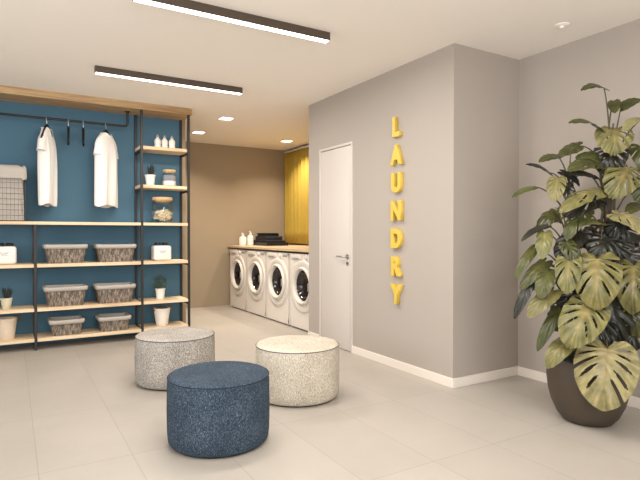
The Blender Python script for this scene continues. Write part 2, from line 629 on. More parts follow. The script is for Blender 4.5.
# ------------------------------------------------------------------ hangers and shirts
def hanger(loc, rot, label):
    t = thing('clothes_hanger', label, 'hanger', loc, rot, 'black clothes hangers on the rail')
    bm = bmesh.new()
    pts = [(0.0, 0.0163 * math.cos(a), 0.0163 * math.sin(a) - 0.0005) for a in [R(-35 + k * 24) for k in range(11)]]
    pts = [(p[1], 0, p[2]) for p in pts] + [(0, 0, -0.04), (0, 0, -0.075)]
    add_tube(bm, pts, 0.0026, 6)
    obj('hook', bm, M['chrome'], t)
    bm = bmesh.new()
    arm = [(x, 0, -0.072 - 0.165 * (abs(x) / 0.165) ** 1.25) for x in [-.165 + .33 * k / 16 for k in range(17)]]
    add_tube(bm, arm, [0.014 - 0.004 * abs(k - 8) / 8 for k in range(17)], 8)
    obj('shoulder_bar', bm, M['black_plastic'], t)
    bm = bmesh.new()
    add_tube(bm, [(-.15, 0, -0.215), (.15, 0, -0.215)], 0.005, 6)
    obj('trouser_bar', bm, M['black_plastic'], t)
    return t


AZ_L, AZ_R = R(90 - 22), R(90 - 42)
hanger((0.335, 6.24, RZ), AZ_L, 'black clothes hanger holding the left long white shirt')
hanger((0.54, 6.24, RZ), R(90 - 5), 'empty black hanger on the rail, nearer the left white shirt')
hanger((0.688, 6.24, RZ), R(90 - 7), 'empty black hanger on the rail, nearer the right white shirt')
hanger((0.922, 6.24, RZ), AZ_R, 'black clothes hanger holding the right white shirt')


def shirt_bm(seed, length=0.865, dip=0.0, wide=.74):
    rnd = random.Random(seed)
    ph = [rnd.uniform(0, 6.28) for _ in range(6)]
    bm = bmesh.new()
    N = 40
    rows = []
    prof = [(-length, .215, .062), (-length + .02, .216, .066), (-.70, .212, .068), (-.55, .206, .070), (-.42, .202, .072), (-.30, .205, .072),
            (-.22, .212, .066), (-.165, .214, .055), (-.12, .175, .048), (-.085, .130, .045), (-.06, .088, .050), (-.045, .070, .056)]
    for (z, a, b) in prof:
        ring = []
        for k in range(N):
            th = 2 * PI * k / N
            c, s = math.cos(th), math.sin(th)
            w = min(1, max(0, (-z - .1) / .35))
            f = 1 + w * (.16 * math.sin(5 * th + ph[0] + z * 1.3) + .10 * math.sin(9 * th + ph[1] - z * 2.1))
            x = a * math.copysign(abs(c) ** 0.8, c)
            y = b * math.copysign(abs(s) ** 0.8, s) * f
            zz = z - dip * max(0, -s) ** 4 * min(1, max(0, (z + .125) / .06)) + (0.012 * math.sin(3 * th + ph[2]) if z < -length + .05 else 0)
            ring.append(bm.verts.new((x * wide, y, zz)))
        rows.append(ring)
    for p, q in zip(rows, rows[1:]):
        for k in range(N):
            bm.faces.new((p[k], p[(k + 1) % N], q[(k + 1) % N], q[k]))
    for sgn in (-1, 1):
        rows = []
        for i, (x, z, ra, rb) in enumerate([(.098, -.150, .046, .060), (.122, -.178, .046, .062), (.140, -.230, .044, .058), (.152, -.285, .044, .056), (.156, -.310, .046, .058)]):
            ang = R([10, 40, 58, 66, 70][i])
            ring = []
            for k in range(18):
                th = 2 * PI * k / 18
                u, v = rb * math.cos(th), ra * math.sin(th) * (1 + .12 * math.sin(3 * th + ph[3]))
                ring.append(bm.verts.new((sgn * (x - u * math.sin(ang)), v, z - u * math.cos(ang) * .35)))
            rows.append(ring)
        for p, q in zip(rows, rows[1:]):
            for k in range(18):
                bm.faces.new((p[k], p[(k + 1) % 18], q[(k + 1) % 18], q[k]))
    return bm


for (x, rot, seed, lab, zo) in ((0.335, AZ_L, 3, 'long white T-shirt hanging nearly edge-on at the left of the clothes rail', -.055),
                            (0.922, AZ_R, 8, 'white T-shirt hanging near the right end of the clothes rail', -.055)):
    o = obj('t_shirt', shirt_bm(seed, dip=.11 if seed == 3 else 0.03, wide=.70 if seed == 3 else .84), M['white_cloth'], angle=60, loc=(x, 6.24, RZ + zo))
    o.rotation_euler = (0, 0, rot)
    md = o.modifiers.new('subdivision', 'SUBSURF')
    md.levels = md.render_levels = 1
    so = o.modifiers.new('solidify', 'SOLIDIFY')
    so.thickness = 0.003
    tag(o, lab, 'shirt', 'white shirts on the clothes rail')

# ------------------------------------------------------------------ wire laundry hamper
def rrect(hx, hy, r, n=5):
    out = []
    for cx, cy, a0 in ((hx - r, hy - r, 0), (-hx + r, hy - r, 90), (-hx + r, -hy + r, 180), (hx - r, -hy + r, 270)):
        for k in range(n + 1):
            a = R(a0 + 90 * k / n)
            out.append((cx + r * math.cos(a), cy + r * math.sin(a)))
    return out


def add_rings(bm, rings, cap0=False, cap1=False):
    vr = [[bm.verts.new(p) for p in ring] for ring in rings]
    n = len(vr[0])
    for a, b in zip(vr, vr[1:]):
        for k in range(n):
            bm.faces.new((a[k], a[(k + 1) % n], b[(k + 1) % n], b[k]))
    if cap0:
        bm.faces.new(list(reversed(vr[0])))
    if cap1:
        bm.faces.new(vr[-1])


hm = thing('laundry_hamper', 'tall grey wire laundry hamper with white cloth liner on the long board', 'hamper', (-0.07, 6.235, BZ))
HX, HY, HH = 0.20, 0.135, 0.50
bm = bmesh.new()
for z in [0.006 + k * 0.055 for k in range(10)]:
    lp = [(x, y, z) for x, y in rrect(HX, HY, .03, 3)]
    add_tube(bm, lp + [lp[0], lp[1]], 0.0022, 5)
per = [(x, sy * HY) for sy in (-1, 1) for x in [-.17 + k * .034 for k in range(11)]] + \
      [(sx * HX, y) for sx in (-1, 1) for y in [-.1 + k * .04 for k in range(6)]]
for (x, y) in per:
    add_tube(bm, [(x, y, 0.004), (x, y, HH)], 0.0014, 5)
obj('wire_basket', bm, M['wire'], hm)
bm = bmesh.new()
rings = []
for i in range(13):
    z = 0.012 + i * 0.04
    base = rrect(HX - .012, HY - .012, .04, 8)
    rings.append([(x * (.955 + .04 * math.sin(i * .5 + k * 1.3)), y * (.94 + .05 * math.sin(i * .6 + k * 1.1)), z) for k, (x, y) in enumerate(base)])
add_rings(bm, rings, cap0=True)
ln = obj('cloth_liner', bm, M['liner'], hm, angle=60)
bm = bmesh.new()
rings = []
for (g, z) in ((.012, .428), (.014, .45), (.013, .50), (.010, .535), (.0, .555), (-.02, .562), (-.03, .54), (-.03, .48)):
    base = rrect(HX + g, HY + g, .05, 8)
    rings.append([(x, y, z + (.008 * math.sin(k * .8) + .006 * math.sin(k * 2.1 + 1)) * (1 if z > .5 or z < .44 else .5)) for k, (x, y) in enumerate(base)])
add_rings(bm, rings)
obj('liner_cuff', bm, M['liner'], hm, angle=60)

# ------------------------------------------------------------------ wicker baskets
def wicker_basket(loc, wx, h, label, rotz=0):
    t = thing('wicker_basket', label, 'basket', loc, rotz, 'wicker baskets with cloth liners')
    hx, hy = wx / 2, 0.14
    bm = bmesh.new()
    N = 9
    rings = []
    for i in range(N + 1):
        f = i / N
        k = 0.84 + 0.13 * f
        wob = 0.002 * (1 if i % 2 else -1)
        rings.append([(x, y, 0.001 + f * (h - .03)) for x, y in rrect(hx * k + wob, hy * k + wob, .03, 5)])
    add_rings(bm, rings, cap0=True)
    for i in range(N, -1, -1):
        pass
    rings = [[(x, y, h - .03 - .9 * (h - .03) * j / 4) for x, y in rrect((hx - .008) * (.97 - .13 * j / 4), (hy - .008) * (.97 - .13 * j / 4), .028, 5)] for j in range(5)]
    add_rings(bm, rings, cap1=True)
    obj('woven_body', bm, M['wicker'], t, angle=50)
    bm = bmesh.new()
    rings = []
    for (g, z) in ((-.002, h - .044), (.004, h - .042), (.010, h - .026), (.010, h - .008), (.004, h), (-.008, h), (-.014, h - .012), (-.018, h - .06)):
        rings.append([(x, y, z + .003 * math.sin(k * 1.7 + z * 9)) for k, (x, y) in enumerate(rrect(hx + g, hy + g, .035, 6))])
    add_rings(bm, rings)
    obj('cloth_liner', bm, M['liner'], t, angle=60)
    return t


Y0 = 6.225
for z, items in ((SH_Z[2], ((.500, .405, .198, 'wicker basket with white liner on the upper basket shelf, beside the left post'),
                            (1.004, .405, .194, 'wicker basket with white liner on the upper basket shelf, next to the white tin'))),
                 (SH_Z[1], ((.498, .405, .205, 'wicker basket with white liner on the middle basket shelf, beside the left post'),
                            (.996, .405, .200, 'wicker basket with white liner on the middle basket shelf, next to the round bush'))),
                 (SH_Z[0], ((.505, .325, .165, 'smaller wicker basket with liner on the bottom shelf, beside the left post'),
                            (.985, .325, .160, 'smaller wicker basket with liner on the bottom shelf, next to the white planter bucket')))):
    for (x, w, h, lab) in items:
        wicker_basket((x, Y0, z), w, h, lab)

# ------------------------------------------------------------------ white tins with black lids
def tin(loc, w, h, label):
    t = thing('storage_tin', label, 'tin', loc, 0, 'white tins with black lids')
    dd = 0.16
    bm = bmesh.new()
    add_box(bm, (0, 0, h / 2), (w, dd, h), 0.028, 4)
    obj('body', bm, M['white_ceramic'], t)
    bm = bmesh.new()
    add_box(bm, (0, 0, h + .004), (w * .82, dd * .75, .012), 0.005, 2)
    add_lathe(bm, [(.034, h + .009), (.036, h + .022), (.028, h + .034)], 18, (-w * .2, 0, 0))
    add_lathe(bm, [(.034, h + .009), (.036, h + .022), (.028, h + .034)], 18, (w * .2, 0, 0))
    obj('lid', bm, M['black_plastic'], t)
    bm = bmesh.new()
    yy = -dd / 2 - .0012
    for q, (x0, z0) in enumerate(((-.036, .13), (-.012, .128), (.014, .131))):
        pts = [(x0 + .010 * math.cos(a) * (1 + .25 * q) + a * .0018, yy, h * .62 + .011 * math.sin(a * 1.0 + q)) for a in [k * .5 for k in range(14)]]
        add_tube(bm, pts, .0018, 5)
    add_tube(bm, [(-.03, yy, h * .50), (.035, yy, h * .51)], .0016, 5)
    obj('emblem', bm, M['grey_plastic'], t)
    return t


tin((-0.055, 6.215, SH_Z[2]), .205, .185, 'white tin with black lid on the left shelf, cut by the left edge')
tin((1.517, 6.215, SH_Z[2]), .205, .175, 'white tin with black lid on the right tower shelf')

# ------------------------------------------------------------------ potted plants on the shelves
def pot_bm(r0, r1, h, lip=.006, seg=28):
    bm = bmesh.new()
    add_lathe(bm, [(r0 * .9, 0), (r0, .004), (r1 - .004, h - .02), (r1, h - .018), (r1 + lip * .3, h), (r1 - .008, h), (r1 - .012, h - .02)], seg)
    return bm


def blade(bm, base, tip, w, bow):
    b, t = Vector(base), Vector(tip)
    mid = (b + t) / 2 + Vector(bow)
    add_tube(bm, [b, (b + mid) / 2, mid, (mid + t) / 2, t], [w * .7, w, w * .9, w * .6, w * .15], 5)


def spiky_plant(loc, r0, r1, h, ph, potmat, label, n=26, seed=1):
    t = thing('potted_plant', label, 'plant', loc, 0)
    obj('plant_pot', pot_bm(r0, r1, h), potmat, t)
    bm = bmesh.new()
    add_lathe(bm, [(r1 * .86, h - .03), (r1 * .86, h - .012)], 20)
    obj('soil', bm, M['soil'], t)
    rnd = random.Random(seed)
    bm = bmesh.new()
    for k in range(n):
        a = rnd.uniform(0, 2 * PI)
        rr = rnd.uniform(.1, 1) * r1 * 1.15
        top = h + ph * rnd.uniform(.55, 1) * (1 - .25 * rr / r1)
        blade(bm, (.3 * rr * math.cos(a), .3 * rr * math.sin(a), h - .02), (rr * math.cos(a), rr * math.sin(a), top), .0065, (0, 0, .01))
    obj('leaves', bm, M['dark_shrub'], t)


spiky_plant((-0.045, 6.20, SH_Z[1]), .038, .055, .11, .15, M['cream_pot'], 'dark spiky plant in a cream pot at the left edge of the middle shelf', seed=2)
spiky_plant((1.395, 6.22, SH_UP[0]), .044, .060, .125, .155, M['white_ceramic'], 'dark spiky plant in a white pot beside the cork-lidded jar', 30, 5)

t = thing('potted_plant', 'round green bush in a white pot on the right tower shelf', 'plant', (1.503, 6.215, SH_Z[1]))
obj('plant_pot', pot_bm(.044, .058, .125), M['white_ceramic'], t)
bm = bmesh.new()
add_lathe(bm, [(.049, .09), (.049, .11)], 20)
obj('soil', bm, M['soil'], t)
rnd = random.Random(11)
bm = bmesh.new()
for k in range(420):
    v = Vector((rnd.gauss(0, 1), rnd.gauss(0, 1), rnd.gauss(0, 1))).normalized()
    c = Vector((v.x * .068, v.y * .068, .19 + v.z * .078)) * 1.0
    c = Vector((0, 0, .19)) + (c - Vector((0, 0, .19))) * rnd.uniform(.6, 1.05)
    sd = v.cross(Vector((rnd.gauss(0, 1), rnd.gauss(0, 1), rnd.gauss(0, 1)))).normalized()
    d2 = (v + sd.cross(v) * rnd.uniform(-1, 1)).normalized()
    w = rnd.uniform(.004, .007)
    q = [c - sd * w, c + d2 * .010, c + sd * w, c + d2 * .026]
    bm.faces.new([bm.verts.new(p) for p in (q[0], q[1], q[3])])
    bm.faces.new([bm.verts.new(p) for p in (q[1], q[2], q[3])])
for k in range(7):
    a = k * .9
    add_tube(bm, [(0.01 * math.cos(a), .01 * math.sin(a), .10), (.03 * math.cos(a), .03 * math.sin(a), .2)], .002, 4)
obj('foliage', bm, M['shrub'], t, smooth=False)


def bucket(loc, r0, r1, h, mat, label, handle_side=1):
    t = thing('fabric_bucket', label, 'bucket', loc, 0, 'cream fabric buckets')
    bm = bmesh.new()
    add_lathe(bm, [(r0 * .95, 0), (r0, .006), (r0 + (r1 - r0) * .5, h * .5), (r1, h - .012), (r1 + .004, h - .004), (r1, h), (r1 - .007, h), (r1 - .012, h - .03), (r0 * .92, .02)], 32)
    obj('body', bm, mat, t)
    for s in (-1, 1):
        bm = bmesh.new()
        pts = [(s * (r1 - .004), -.035, h - .03), (s * (r1 + .012), -.03, h - .005), (s * (r1 + .012), 0, h + .018), (s * (r1 + .012), .03, h - .005), (s * (r1 - .004), .035, h - .03)]
        add_tube(bm, pts, .006, 6)
        obj('handle', bm, M['leather'], t)
    return t


bucket((-0.047, 6.20, SH_Z[0]), .072, .096, .215, M['canvas'], 'cream bucket on the bottom shelf at the left edge', 1)
b = bucket((1.52, 6.205, SH_Z[0]), .066, .094, .205, M['white_canvas'], 'white bucket at the foot of the right tower')
bm = bmesh.new()
add_lathe(bm, [(.078, .12), (.083, .195), (.06, .212), (.02, .218)], 24)
obj('folded_leather', bm, M['leather'], b)

# ------------------------------------------------------------------ bottles and jars
bt0 = thing('glass_bottle', 'white ornate bottle, leftmost of three on the top tower shelf', 'bottle', (1.478, 6.205, SH_UP[1]), 0, 'three white bottles on the top tower shelf')
bm = bmesh.new()
add_lathe(bm, [(.028, 0), (.034, .004), (.037, .03), (.033, .045), (.037, .06), (.037, .092), (.030, .108), (.016, .118), (.015, .128)], 24)
obj('body', bm, M['white_ceramic'], bt0)
bm = bmesh.new()
add_lathe(bm, [(.017, .128), (.020, .134), (.018, .146), (.009, .152), (.007, .162), (.003, .166)], 16)
obj('stopper', bm, M['grey_plastic'], bt0)
dup(bt0, (1.560, 6.212, SH_UP[1]), None, 'white ornate bottle, middle of three on the top tower shelf')
dup(bt0, (1.643, 6.205, SH_UP[1]), None, 'white ornate bottle, rightmost of three on the top tower shelf')


def jar(loc, r, h, label):
    t = thing('glass_jar', label, 'jar', loc, 0)
    bm = bmesh.new()
    add_lathe(bm, [(r * .9, 0), (r, .008), (r, h * .72), (r * .93, h * .80), (r * .80, h * .84), (r * .80, h * .88),
                   (r * .77, h * .88), (r * .77, h * .83), (r * .9, h * .79), (r - .004, h * .71), (r - .004, .010), (r * .85, .006)], 36)
    obj('glass_body', bm, M['glass'], t)
    bm = bmesh.new()
    add_lathe(bm, [(r * .76, h * .82), (r * .77, h * .882), (r * .93, h * .884), (r * .95, h * .9), (r * .95, h * .985), (r * .9, h)], 32)
    obj('cork_lid', bm, M['cork'], t)
    return t


j = jar((1.612, 6.215, SH_UP[0]), .078, .195, 'squat cork-lidded glass jar with white powder and grey granules beside the spiky plant')
bm = bmesh.new()
add_lathe(bm, [(.066, .008), (.071, .014), (.071, .062), (.05, .066)], 28)
obj('white_powder', bm, M['powder'], j)['kind'] = 'stuff'
bm = bmesh.new()
add_lathe(bm, [(.05, .0665), (.071, .063), (.071, .128), (.04, .134)], 28)
obj('grey_granules', bm, M['granules'], j)['kind'] = 'stuff'
j = jar((1.532, 6.21, BZ), .122, .300, 'large cork-lidded glass jar holding clothes pegs on the long board')
rnd = random.Random(4)
bm1, bm2 = bmesh.new(), bmesh.new()
for k in range(110):
    a, rr = rnd.uniform(0, 2 * PI), .082 * math.sqrt(rnd.random())
    zc = .045 + rnd.random() * .125 * (1 - .3 * rr / .072)
    d1 = Vector((rnd.gauss(0, 1), rnd.gauss(0, 1), rnd.gauss(0, .6))).normalized() * .034
    c = Vector((rr * math.cos(a), rr * math.sin(a), zc))
    up = d1.cross(Vector((rnd.gauss(0, 1), rnd.gauss(0, 1), rnd.gauss(0, 1)))).normalized()
    for s in (-1, 1):
        add_tube([bm1, bm2][k % 2], [c - d1 + up * .007 * s, c + up * .003 * s, c + d1 + up * .004 * s], .0048, 4)
obj('wooden_pegs', bm1, M['peg_wood'], j)['kind'] = 'stuff'
obj('white_pegs', bm2, M['peg_white'], j)['kind'] = 'stuff'

# ------------------------------------------------------------------ washing machines
def washing_machine(y, label):
    t = thing('washing_machine', label, 'washing machine', (3.085, y, 0), 0, 'white front-loading washing machines')
    hwid, ht = .340, .945
    bm = bmesh.new()
    # cabinet with a round opening in its front: front panel is a ring grid around the port
    N = 48
    cz, ro = .555, .232
    outer, inner = [], []
    for k in range(N):
        a = 2 * PI * k / N
        c, s = math.cos(a), math.sin(a)
        inner.append((0.0, ro * c, cz + ro * s))
        tt = min((hwid - .012) / max(abs(c), 1e-6), ((ht - .012 - cz) if s > 0 else (cz - .030)) / max(abs(s), 1e-6))
        outer.append((0.0, tt * c, cz + tt * s))
    vi = [bm.verts.new(p) for p in inner]
    vo = [bm.verts.new(p) for p in outer]
    vt = [bm.verts.new((.26, p[1] * .9, cz + (p[2] - cz) * .9)) for p in inner]
    for k in range(N):
        k2 = (k + 1) % N
        bm.faces.new((vo[k], vo[k2], vi[k2], vi[k]))
        bm.faces.new((vi[k], vi[k2], vt[k2], vt[k]))
    bm.faces.new(vt)
    for a, b in (((.002, -hwid, .018), (.63, -hwid + .012, ht)), ((.002, hwid - .012, .018), (.63, hwid, ht)),
                 ((.002, -hwid + .012, ht - .012), (.63, hwid - .012, ht)), ((.002, -hwid + .012, .018), (.63, hwid - .012, .030)),
                 ((.615, -hwid + .012, .030), (.63, hwid - .012, ht - .012))):
        span_box(bm, a, b)
    obj('cabinet', bm, M['appliance'], t, angle=30)
    box_obj('plinth', (.03, -hwid + .01, 0), (.60, hwid - .01, .0175), M['black_plastic'], t, 0, smooth=False)
    # broad raised disc of the front moulding
    bm = bmesh.new()
    add_lathe(bm, [(.328, -.0005), (.323, -.010), (.305, -.016), (.262, -.014), (.250, -.007), (.244, -.0005)], 56, (0, 0, .545), 'X', False, False)
    obj('front_moulding', bm, M['appliance_ring'], t, angle=50)
    dr = None
    bm = bmesh.new()
    add_lathe(bm, [(.233, .02), (.240, -.004), (.234, -.026), (.218, -.036), (.200, -.026), (.192, -.004), (.188, .03)], 56, (0, 0, cz), 'X', False, False)
    dr = obj('door', bm, M['appliance_ring'], t, angle=50)
    bm = bmesh.new()
    add_lathe(bm, [(.189, .010), (.180, .026), (.160, .060), (.12, .085), (.06, .098), (.004, .10)], 48, (0, 0, cz), 'X', False, True)
    obj('door_glass', bm, M['dark_glass'], dr, angle=60)
    bm = bmesh.new()
    add_box(bm, (-.040, -.207, cz), (.018, .022, .10), .006, 2)
    obj('door_handle', bm, M['grey_plastic'], dr)
    bm = bmesh.new()
    add_box(bm, (-.005, .165, .905), (.014, .27, .060), .006, 2)
    dw = obj('detergent_drawer', bm, M['appliance_ring'], t)
    bm = bmesh.new()
    add_box(bm, (-.0135, .165, .888), (.006, .16, .016), .002, 1)
    obj('drawer_grip', bm, M['grey_plastic'], dw)
    bm = bmesh.new()
    add_lathe(bm, [(.028, 0), (.026, -.018), (.022, -.022)], 28, (-.0005, -.09, .906), 'X')
    obj('program_dial', bm, M['appliance_ring'], t)
    box_obj('display', (-.004, -.29, .893), (-.0005, -.16, .923), M['grey_plastic'], t, 0.001)
    return t


w0 = washing_machine(7.745, 'white front-loading washing machine at the far end of the row, against the taupe wall')
dup(w0, (3.085, 7.035, 0), None, 'white front-loading washing machine, second from the taupe back wall')
dup(w0, (3.085, 6.325, 0), None, 'white front-loading washing machine, third from the taupe back wall')
dup(w0, (3.085, 5.615, 0), None, 'white front-loading washing machine nearest the viewer, partly hidden by the grey wall')

ct = thing('worktop', 'long oak worktop over the row of washing machines', 'worktop', (3.085, 5.26, 0))
box_obj('board', (-.02, 0, .972), (1.150, 2.93, 1.002), M['counter'], ct, 0.002, smooth=False)
box_obj('dark_strip', (.0, 0, .948), (1.150, 2.93, .9715), M['black_plastic'], ct, 0, smooth=False)  # solid black strip filling the dark gap under the board
CZ = 1.002

# things on the worktop
bm = bmesh.new()
add_box(bm, (0, 0, .012), (.38, .62, .024), .006, 2)
for a, b in (((-.19, -.31, .02), (-.178, .31, .05)), ((.178, -.31, .02), (.19, .31, .05)), ((-.178, -.31, .02), (.178, -.298, .05)), ((-.178, .298, .02), (.178, .31, .05))):
    span_box(bm, a, b)
tag(obj('tray', bm, M['black_plastic'], loc=(3.67, 7.82, CZ)), 'black tray under the folded black towels on the worktop', 'tray')


def towel_bm(sx, sy, th, seed):
    rnd = random.Random(seed)
    bm = bmesh.new()
    n = 3
    for k in range(n):
        f = th / n
        add_box(bm, (rnd.uniform(-.008, .008), rnd.uniform(-.01, .01), f * (k + .5)), (sx, sy * rnd.uniform(.96, 1), f * 1.0), f * .48, 4)
    return bm


zt = CZ + .0245
for k, (sx, sy, th, dx, dy, lab) in enumerate(((.34, .56, .062, 0, 0, 'folded black towel at the bottom of the pile on the tray'),
                                               (.30, .44, .066, .0, .03, 'folded black towel in the middle of the pile on the tray'),
                                               (.25, .32, .054, .0, .06, 'small folded black towel on top of the pile on the tray'))):
    o = obj('folded_towel', towel_bm(sx, sy, th, k + 3), M['dark'], loc=(3.67 + dx, 7.82 + dy, zt))
    zt += th
    tag(o, lab, 'towel', 'folded black towels')

def soap_bottle(loc, h, r, label, tilt=0):
    t = thing('soap_dispenser', label, 'soap dispenser', loc, tilt, 'white dispensers on the worktop')
    bm = bmesh.new()
    add_lathe(bm, [(r * .9, 0), (r, .006), (r, h * .58), (r * .8, h * .68), (r * .34, h * .74), (r * .34, h * .8)], 24)
    obj('body', bm, M['white_ceramic'], t)
    bm = bmesh.new()
    add_lathe(bm, [(r * .4, h * .8), (r * .4, h * .88), (r * .16, h * .9), (r * .16, h)], 14)
    add_tube(bm, [(0, 0, h * .985), (-.02, -.02, h), (-.038, -.038, h * .96)], .006, 6)
    obj('pump', bm, M['white_ceramic'], t)


soap_bottle((3.305, 8.08, CZ), .205, .060, 'white pump dispenser on the worktop by the taupe wall, left of two')
soap_bottle((3.418, 8.03, CZ), .235, .052, 'taller white pump dispenser on the worktop, right next to the black tray')

# ------------------------------------------------------------------ curtain
cu = thing('curtain', 'yellow pleated curtain hanging in the corner behind the worktop', 'curtain', (XA - .07, 0, 0))
bm = bmesh.new()
NY, rows = 240, []
for iz in range(9):
    z = 1.03 + (2.60 - 1.03) * iz / 8
    row = []
    for iy in range(NY + 1):
        y = 5.32 + (8.215 - 5.32) * iy / NY
        a = y * 2 * PI / .125
        amp = .026 * (1.0 - .25 * iz / 8)
        row.append(bm.verts.new((amp * math.sin(a + .5 * math.sin(y * 7)) + .008 * math.sin(a * .37 + iz * .3), y, z)))
    rows.append(row)
for p, q in zip(rows, rows[1:]):
    for k in range(NY):
        bm.faces.new((p[k], p[k + 1], q[k + 1], q[k]))
cl = obj('pleated_cloth', bm, M['curtain'], cu, angle=180)
so = cl.modifiers.new('solidify', 'SOLIDIFY')
so.thickness = .004
bm = bmesh.new()
span_box(bm, (-.02, 5.30, 2.605), (.02, 8.235, 2.632))
obj('curtain_rail', bm, M['appliance_ring'], cu, smooth=False)
for k in range(6):
    bm = bmesh.new()
    add_lathe(bm, [(.008, 2.632), (.008, H)], 10, (0, 5.4 + k * .55, 0))
    obj('rail_bracket', bm, M['appliance_ring'], cu)

# ------------------------------------------------------------------ wall letters
words = {'L': 'yellow letter L, topmost of the vertical wall sign', 'A': 'yellow letter A, second from the top of the wall sign',
         'U': 'yellow letter U, below the A on the wall sign', 'N': 'yellow letter N, in the middle of the vertical wall sign',
         'D': 'yellow letter D, below the N on the wall sign', 'R': 'yellow letter R, above the Y on the wall sign',
         'Y': 'yellow letter Y, lowest of the vertical wall sign'}
for k, ch in enumerate('LAUNDRY'):
    cd = bpy.data.curves.new('glyph', 'FONT')
    cd.body = ch
    cd.size = .222
    cd.extrude = .017
    cd.offset = .0085
    cd.bevel_depth = .004
    cd.bevel_resolution = 2
    cd.resolution_u = 6
    cd.align_x = 'CENTER'
    tmp = bpy.data.objects.new('glyph', cd)
    COL.objects.link(tmp)
    me = bpy.data.meshes.new_from_object(tmp.evaluated_get(bpy.context.evaluated_depsgraph_get()))
    bpy.data.objects.remove(tmp)
    # centre the glyph and bring it to its height on the wall
    xs = [v.co.x for v in me.vertices]
    ys = [v.co.y for v in me.vertices]
    cx, y0, y1 = (min(xs) + max(xs)) / 2, min(ys), max(ys)
    for v in me.vertices:
        v.co = ((v.co.x - cx) * .84, (v.co.y - y0) * .175 / (y1 - y0), v.co.z)
    me.materials.clear()
    me.materials.append(M['yellow'])
    o = bpy.data.objects.new('wall_letter', me)
    COL.objects.link(o)
    o.location = (XM - .0212, 3.597, 2.047 - .2447 * k)
    o.rotation_euler = (R(90), 0, R(-90))
    tag(o, words[ch], 'letter', 'yellow letters of the laundry sign')

# ------------------------------------------------------------------ poufs
def pouf(loc, r, h, mat, seam, label):
    t = thing('pouf', label, 'pouf', loc, 0, 'round fabric poufs')
    bm = bmesh.new()
    add_lathe(bm, [(r - .03, 0), (r - .03, .010)], 48)
    obj('base', bm, M['black_plastic'], t)
    bm = bmesh.new()
    pr = [(r - .035, .010), (r - .012, .013), (r - .002, .028), (r + .003, .08), (r + .005, h * .5), (r + .003, h - .05), (r - .001, h - .014)]
    add_lathe(bm, pr, 96, cap1=False)
    obj('side_cover', bm, mat, t, angle=60)
    bm = bmesh.new()
    pr = [(r - .001, h - .0135), (r - .008, h - .006), (r - .022, h - .001), (r - .05, h + .001), (r * .7, h + .002), (r * .4, h + .003), (.002, h + .003)]
    add_lathe(bm, pr, 96, cap0=False)
    obj('top_cushion', bm, mat, t, angle=60)
    bm = bmesh.new()
    add_tube(bm, [((r + .0008) * math.cos(2 * PI * k / 72), (r + .0008) * math.sin(2 * PI * k / 72), h - .0138) for k in range(74)], .0026, 6)
    obj('piping', bm, seam, t)


pouf((1.034, 2.895, 0), .288, .396, M['blue_boucle'], M['navy_piping'], 'blue fabric pouf in front of the two pale poufs')
pouf((1.147, 4.24, 0), .310, .392, M['grey_boucle'], M['dark_piping'], 'light grey speckled fabric pouf closest to the shelving')
pouf((1.822, 3.40, 0), .306, .394, M['beige_boucle'], M['dark_piping'], 'cream beige fabric pouf nearest the white door')

# ------------------------------------------------------------------ big monstera
PX, PY = 3.185, 1.995
mon = thing('potted_monstera', 'tall monstera plant in a rounded dark pot against the right wall', 'plant', (PX, PY, 0))
bm = bmesh.new()
add_lathe(bm, [(.125, 0), (.148, .006), (.184, .05), (.216, .12), (.236, .20), (.245, .28), (.244, .34), (.238, .39), (.230, .425), (.224, .432), (.212, .430), (.219, .38)], 64)
obj('plant_pot', bm, M['pot_dark'], mon, angle=60)
bm = bmesh.new()
add_lathe(bm, [(.214, .36), (.214, .398), (.12, .408), (.002, .412)], 40)
obj('soil', bm, M['soil'], mon)
MX, MY = .115, -.055         # moss pole, relative to the pot
bm = bmesh.new()
add_lathe(bm, [(.024 + .003 * math.sin(k * 2.3), .40 + k * .03) for k in range(40)], 14, (MX, MY, 0))
obj('moss_pole', bm, M['moss'], mon)

